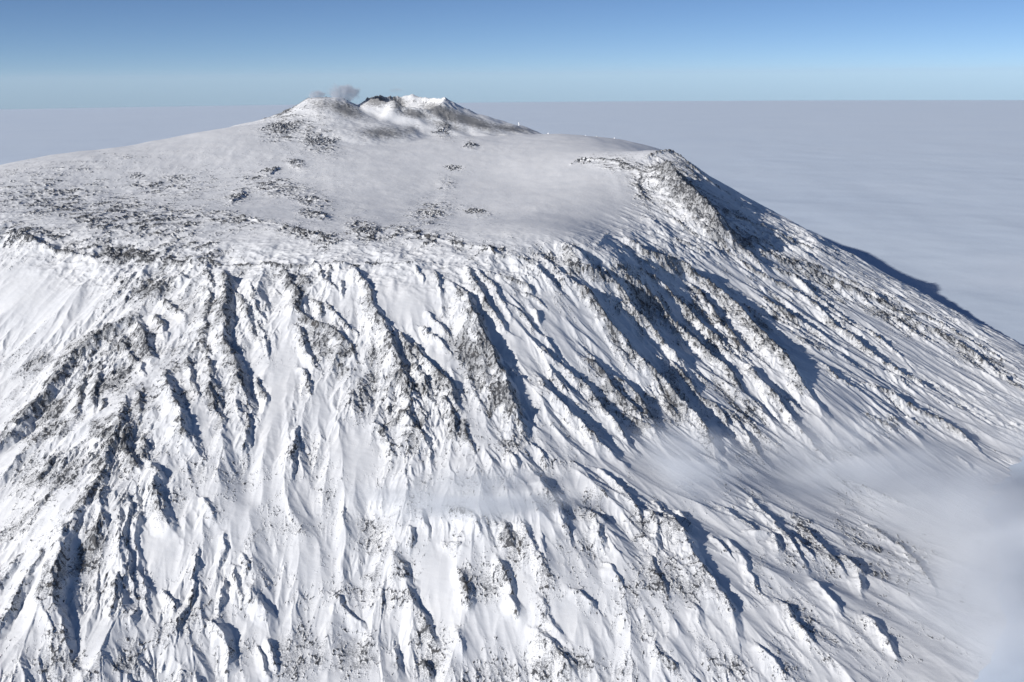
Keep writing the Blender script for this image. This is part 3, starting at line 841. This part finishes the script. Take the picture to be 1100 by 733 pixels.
# ------------------------------------------------------------------ free-standing lava outcrops on the snow
def outcrop(label, px, py, length, breadth, height, heading, seed, group='lava outcrops on the summit plateau'):
    x0, y0 = drape(px, py)
    n, m = 64, 70
    length, breadth = length * 0.95, breadth * 2.6
    s = np.linspace(-1, 1, n)[:, None] * np.ones((1, m))
    t = np.ones((n, 1)) * np.linspace(-1, 1, m)[None]
    c, sn = math.cos(heading), math.sin(heading)
    lx, ly = s * length, t * breadth
    wx, wy = x0 + lx * c - ly * sn, y0 + lx * sn + ly * c
    e = np.clip(1.15 - np.hypot(s, t) - 0.30 * vnoise(lx / (breadth * 0.8), ly / (breadth * 0.8), seed), 0, 1) ** 0.6
    k = ridged(lx * 1.0, ly * 0.45, 30, 4, seed + 3, 0.68)
    h = height * np.minimum(k - (0.98 - 0.62 * e), 0.6)
    rock = np.clip(0.40 + 0.35 * np.clip(k, 0, 1) + 0.22 * vnoise(lx / 12, ly / 12, seed + 5), 0, 1)
    h = np.where(e > 0.03, h, -6.0)
    g = np.array([[ground(a, b) for a, b in zip(ra, rb)] for ra, rb in zip(wx, wy)])
    co = np.stack([(wx - x0).ravel(), (wy - y0).ravel(), (g + h - ground(x0, y0)).ravel()], -1)
    ii = np.arange(n * m, dtype=np.int32).reshape(n, m)
    q = np.stack([ii[:-1, :-1], ii[1:, :-1], ii[1:, 1:], ii[:-1, 1:]], -1).reshape(-1, 4)
    keep = (h.ravel()[q] > -2.0).any(1)
    used, inv = np.unique(q[keep], return_inverse=True)
    o = mesh_from('lava_outcrop', co[used], inv.reshape(-1, 4), SNOW, smooth_shade=False, attrs={'rock': rock.ravel()[used], 'cinder': np.zeros(len(used)), 'dusting': 0.5 * rock.ravel()[used], 'across': wx.ravel()[used], 'along': wy.ravel()[used]})
    o.location = (x0, y0, ground(x0, y0))
    o['label'] = label
    o['category'] = 'rock'
    o['group'] = group
    return o


OUT = [
    ('lone dark rock notch on smooth snow right below the summit cone', 505, 157, 55, 34, 26, -0.5),
    ('bent lava wall casting a blue shadow, on the upper left snow', 290, 184, 75, 26, 24, 0.35),
    ('slanting dark lava step below the bent lava wall', 256, 211, 70, 26, 22, 0.9),
    ('broad rock knob at the left foot of the side crater', 302, 139, 150, 80, 30, 0.0),
    ('scattered rocks between the rock knob and the grey cinder apron', 345, 154, 110, 60, 20, -0.3),
    ('short rock rib left of the smooth snow bowl, upper one of two', 333, 214, 70, 26, 15, -0.15),
    ('short rock rib left of the smooth snow bowl, lower one of two', 337, 230, 70, 26, 16, -0.2),
    ('rock cluster above the bent lava wall, nearest the snow bowl', 319, 174, 55, 26, 15, -0.2),
    ('speckled rock clump in the middle of the plateau edge', 395, 249, 90, 40, 18, -0.4),
    ('pale rock spur running down the centre of the snow bowl', 464, 230, 80, 36, 18, 0.6),
    ('small rock crest at the right of the snow bowl', 511, 227, 80, 28, 16, -0.3),
    ('low rock cluster high in the snow bowl below the lone notch', 488, 181, 75, 30, 14, -0.1),
    ('low rock patch under the summit cone, above the snow bowl', 475, 147, 80, 40, 14, -0.4),
    ('long dark rock brow on the plateau lip, left centre', 338, 254, 130, 30, 17, -0.2),
    ('dark rock brow on the edge above the bright left snowfield', 22, 256, 70, 34, 22, -0.3),
    ('jagged rocks at the left end of the shoulder crest', 628, 173, 80, 26, 18, 0.1),
    ('small rock tip alone on snow near the plateau lip', 523, 268, 50, 18, 14, -0.1),
    ('lonely dark boulder heap on the far left plateau', 167, 199, 50, 28, 13, 0.0),
    ('flat dark rock rib on the far left plateau', 148, 190, 70, 18, 9, -0.3),
]
for k, a in enumerate(OUT):
    outcrop(*a, 900 + 7 * k)

def skyline(px):
    for py in np.arange(124.0, 175.0, 0.5):
        d = ray(px, py)
        for Y in np.arange(6300.0, 9300.0, 25.0):
            if ground(d[0] * Y, Y) > CAM[2] + d[2] * Y:
                return d[0] * Y, Y - 12.0
    return drape(px, 150.0)


# fumarole ice towers along the skyline right of the cone
def ice_tower(label, px, py, Y, height, radius, seed):
    p = skyline(px)
    g = ground(p[0], p[1])
    R_ = random.Random(seed)
    rings, segs = 9, 14
    co, q = [], []
    prof = [1.0, .92, .75, .62, .55, .50, .42, .30, .06]
    for i in range(rings):
        z = height * (i / (rings - 1)) - 2.0
        for j in range(segs):
            a = 2 * PI * j / segs
            w = radius * prof[i] * (1 + 0.28 * math.sin(3 * a + i * .5 + seed) + R_.uniform(-.16, .16))
            co.append((w * math.cos(a) + 0.2 * radius * math.sin(i * .7 + seed), w * math.sin(a), z + R_.uniform(-.04, .04) * height))
    for i in range(rings - 1):
        for j in range(segs):
            q.append((i * segs + j, i * segs + (j + 1) % segs, (i + 1) * segs + (j + 1) % segs, (i + 1) * segs + j))
    o = mesh_from('ice_tower', np.array(co), np.array(q), SNOW, attrs={'rock': np.zeros(len(co)), 'cinder': np.zeros(len(co))})
    o.location = (p[0], p[1], g)
    o['label'] = label
    o['category'] = 'ice tower'
    o['group'] = 'fumarole ice towers on the skyline'


for a in [
    ('tallest white ice tower on the skyline just right of the cone', 557.5, 138, 7420, 27, 8, 1),
    ('squat white ice tower at the snowy lip right of the tallest one', 589, 144, 7350, 11, 8, 2),
    ('small white ice tower midway along the skyline to the shoulder', 629, 152, 7050, 8, 6, 3),
    ('wide white ice tower on the skyline nearest the shoulder', 660, 157, 6950, 11, 7, 4),
    ('low white ice hump left of the tower nearest the shoulder', 641, 154, 7000, 8, 7, 5),
]:
    ice_tower(*a)

# ------------------------------------------------------------------ air
def box(name, lo, hi, mat):
    v = [(x, y, z) for x in (lo[0], hi[0]) for y in (lo[1], hi[1]) for z in (lo[2], hi[2])]
    q = [(0, 1, 3, 2), (4, 6, 7, 5), (0, 4, 5, 1), (2, 3, 7, 6), (0, 2, 6, 4), (1, 5, 7, 3)]
    return mesh_from(name, np.array(v), np.array(q), mat, smooth_shade=False)


hm, nt, N, L = new_mat('haze_air')
v = N.new('ShaderNodeVolumePrincipled')
v.inputs['Color'].default_value = (0.80, 0.90, 1.0, 1)
v.inputs['Density'].default_value = 2.6e-6
v.inputs['Anisotropy'].default_value = 0.1
out = N.new('ShaderNodeOutputMaterial')
L.new(v.outputs[0], out.inputs['Volume'])
zlo = float(cz.min()) - 1.0
haze = box('haze', (-150000, -20000, min(zlo, float(Z.min()) - 1)), (150000, 150000, 4500), hm)
haze['kind'] = 'stuff'

# ------------------------------------------------------------------ light
SUN_EL = 21.6
SUN_DIR = Vector((-0.80, -0.60, 0))          # horizontal direction towards the sun
SUN_DIR.normalize()
el = math.radians(SUN_EL)
to_sun = Vector((SUN_DIR.x * math.cos(el), SUN_DIR.y * math.cos(el), math.sin(el)))
sd = bpy.data.lights.new('sun', 'SUN')
sd.energy = 4.0
sd.angle = math.radians(0.53)
sd.color = (1.0, 0.945, 0.875)
sun = bpy.data.objects.new('sun', sd)
C.objects.link(sun)
sun.rotation_euler = to_sun.to_track_quat('Z', 'Y').to_euler()
w = bpy.data.worlds.new("World")
S.world = w
w.use_nodes = True
nt = w.node_tree
nt.nodes.clear()
sky = nt.nodes.new('ShaderNodeTexSky')
sky.sky_type = 'NISHITA'
sky.sun_disc = False
sky.sun_elevation = el
sky.sun_rotation = math.atan2(SUN_DIR.x, SUN_DIR.y)
sky.altitude = 3900
sky.air_density = 0.6
sky.dust_density = 0.15
sky.ozone_density = 3.6
bg = nt.nodes.new('ShaderNodeBackground')
bg.inputs['Strength'].default_value = 0.068
wo = nt.nodes.new('ShaderNodeOutputWorld')
nt.links.new(sky.outputs[0], bg.inputs['Color'])
nt.links.new(bg.outputs[0], wo.inputs['Surface'])

# ------------------------------------------------------------------ render
S.render.engine = 'CYCLES'
S.view_settings.view_transform = 'Standard'
S.view_settings.look = 'None'
S.view_settings.gamma = 1.0
S.view_settings.exposure = 0.32
S.view_settings.use_curve_mapping = False
S.cycles.max_bounces = 10
S.cycles.diffuse_bounces = 1
S.cycles.volume_bounces = 8
S.cycles.volume_step_rate = 1.0
S.cycles.volume_max_steps = 256
S.cycles.use_denoising = True
try:
    S.cycles.denoiser = 'OPENIMAGEDENOISE'
except Exception:
    pass
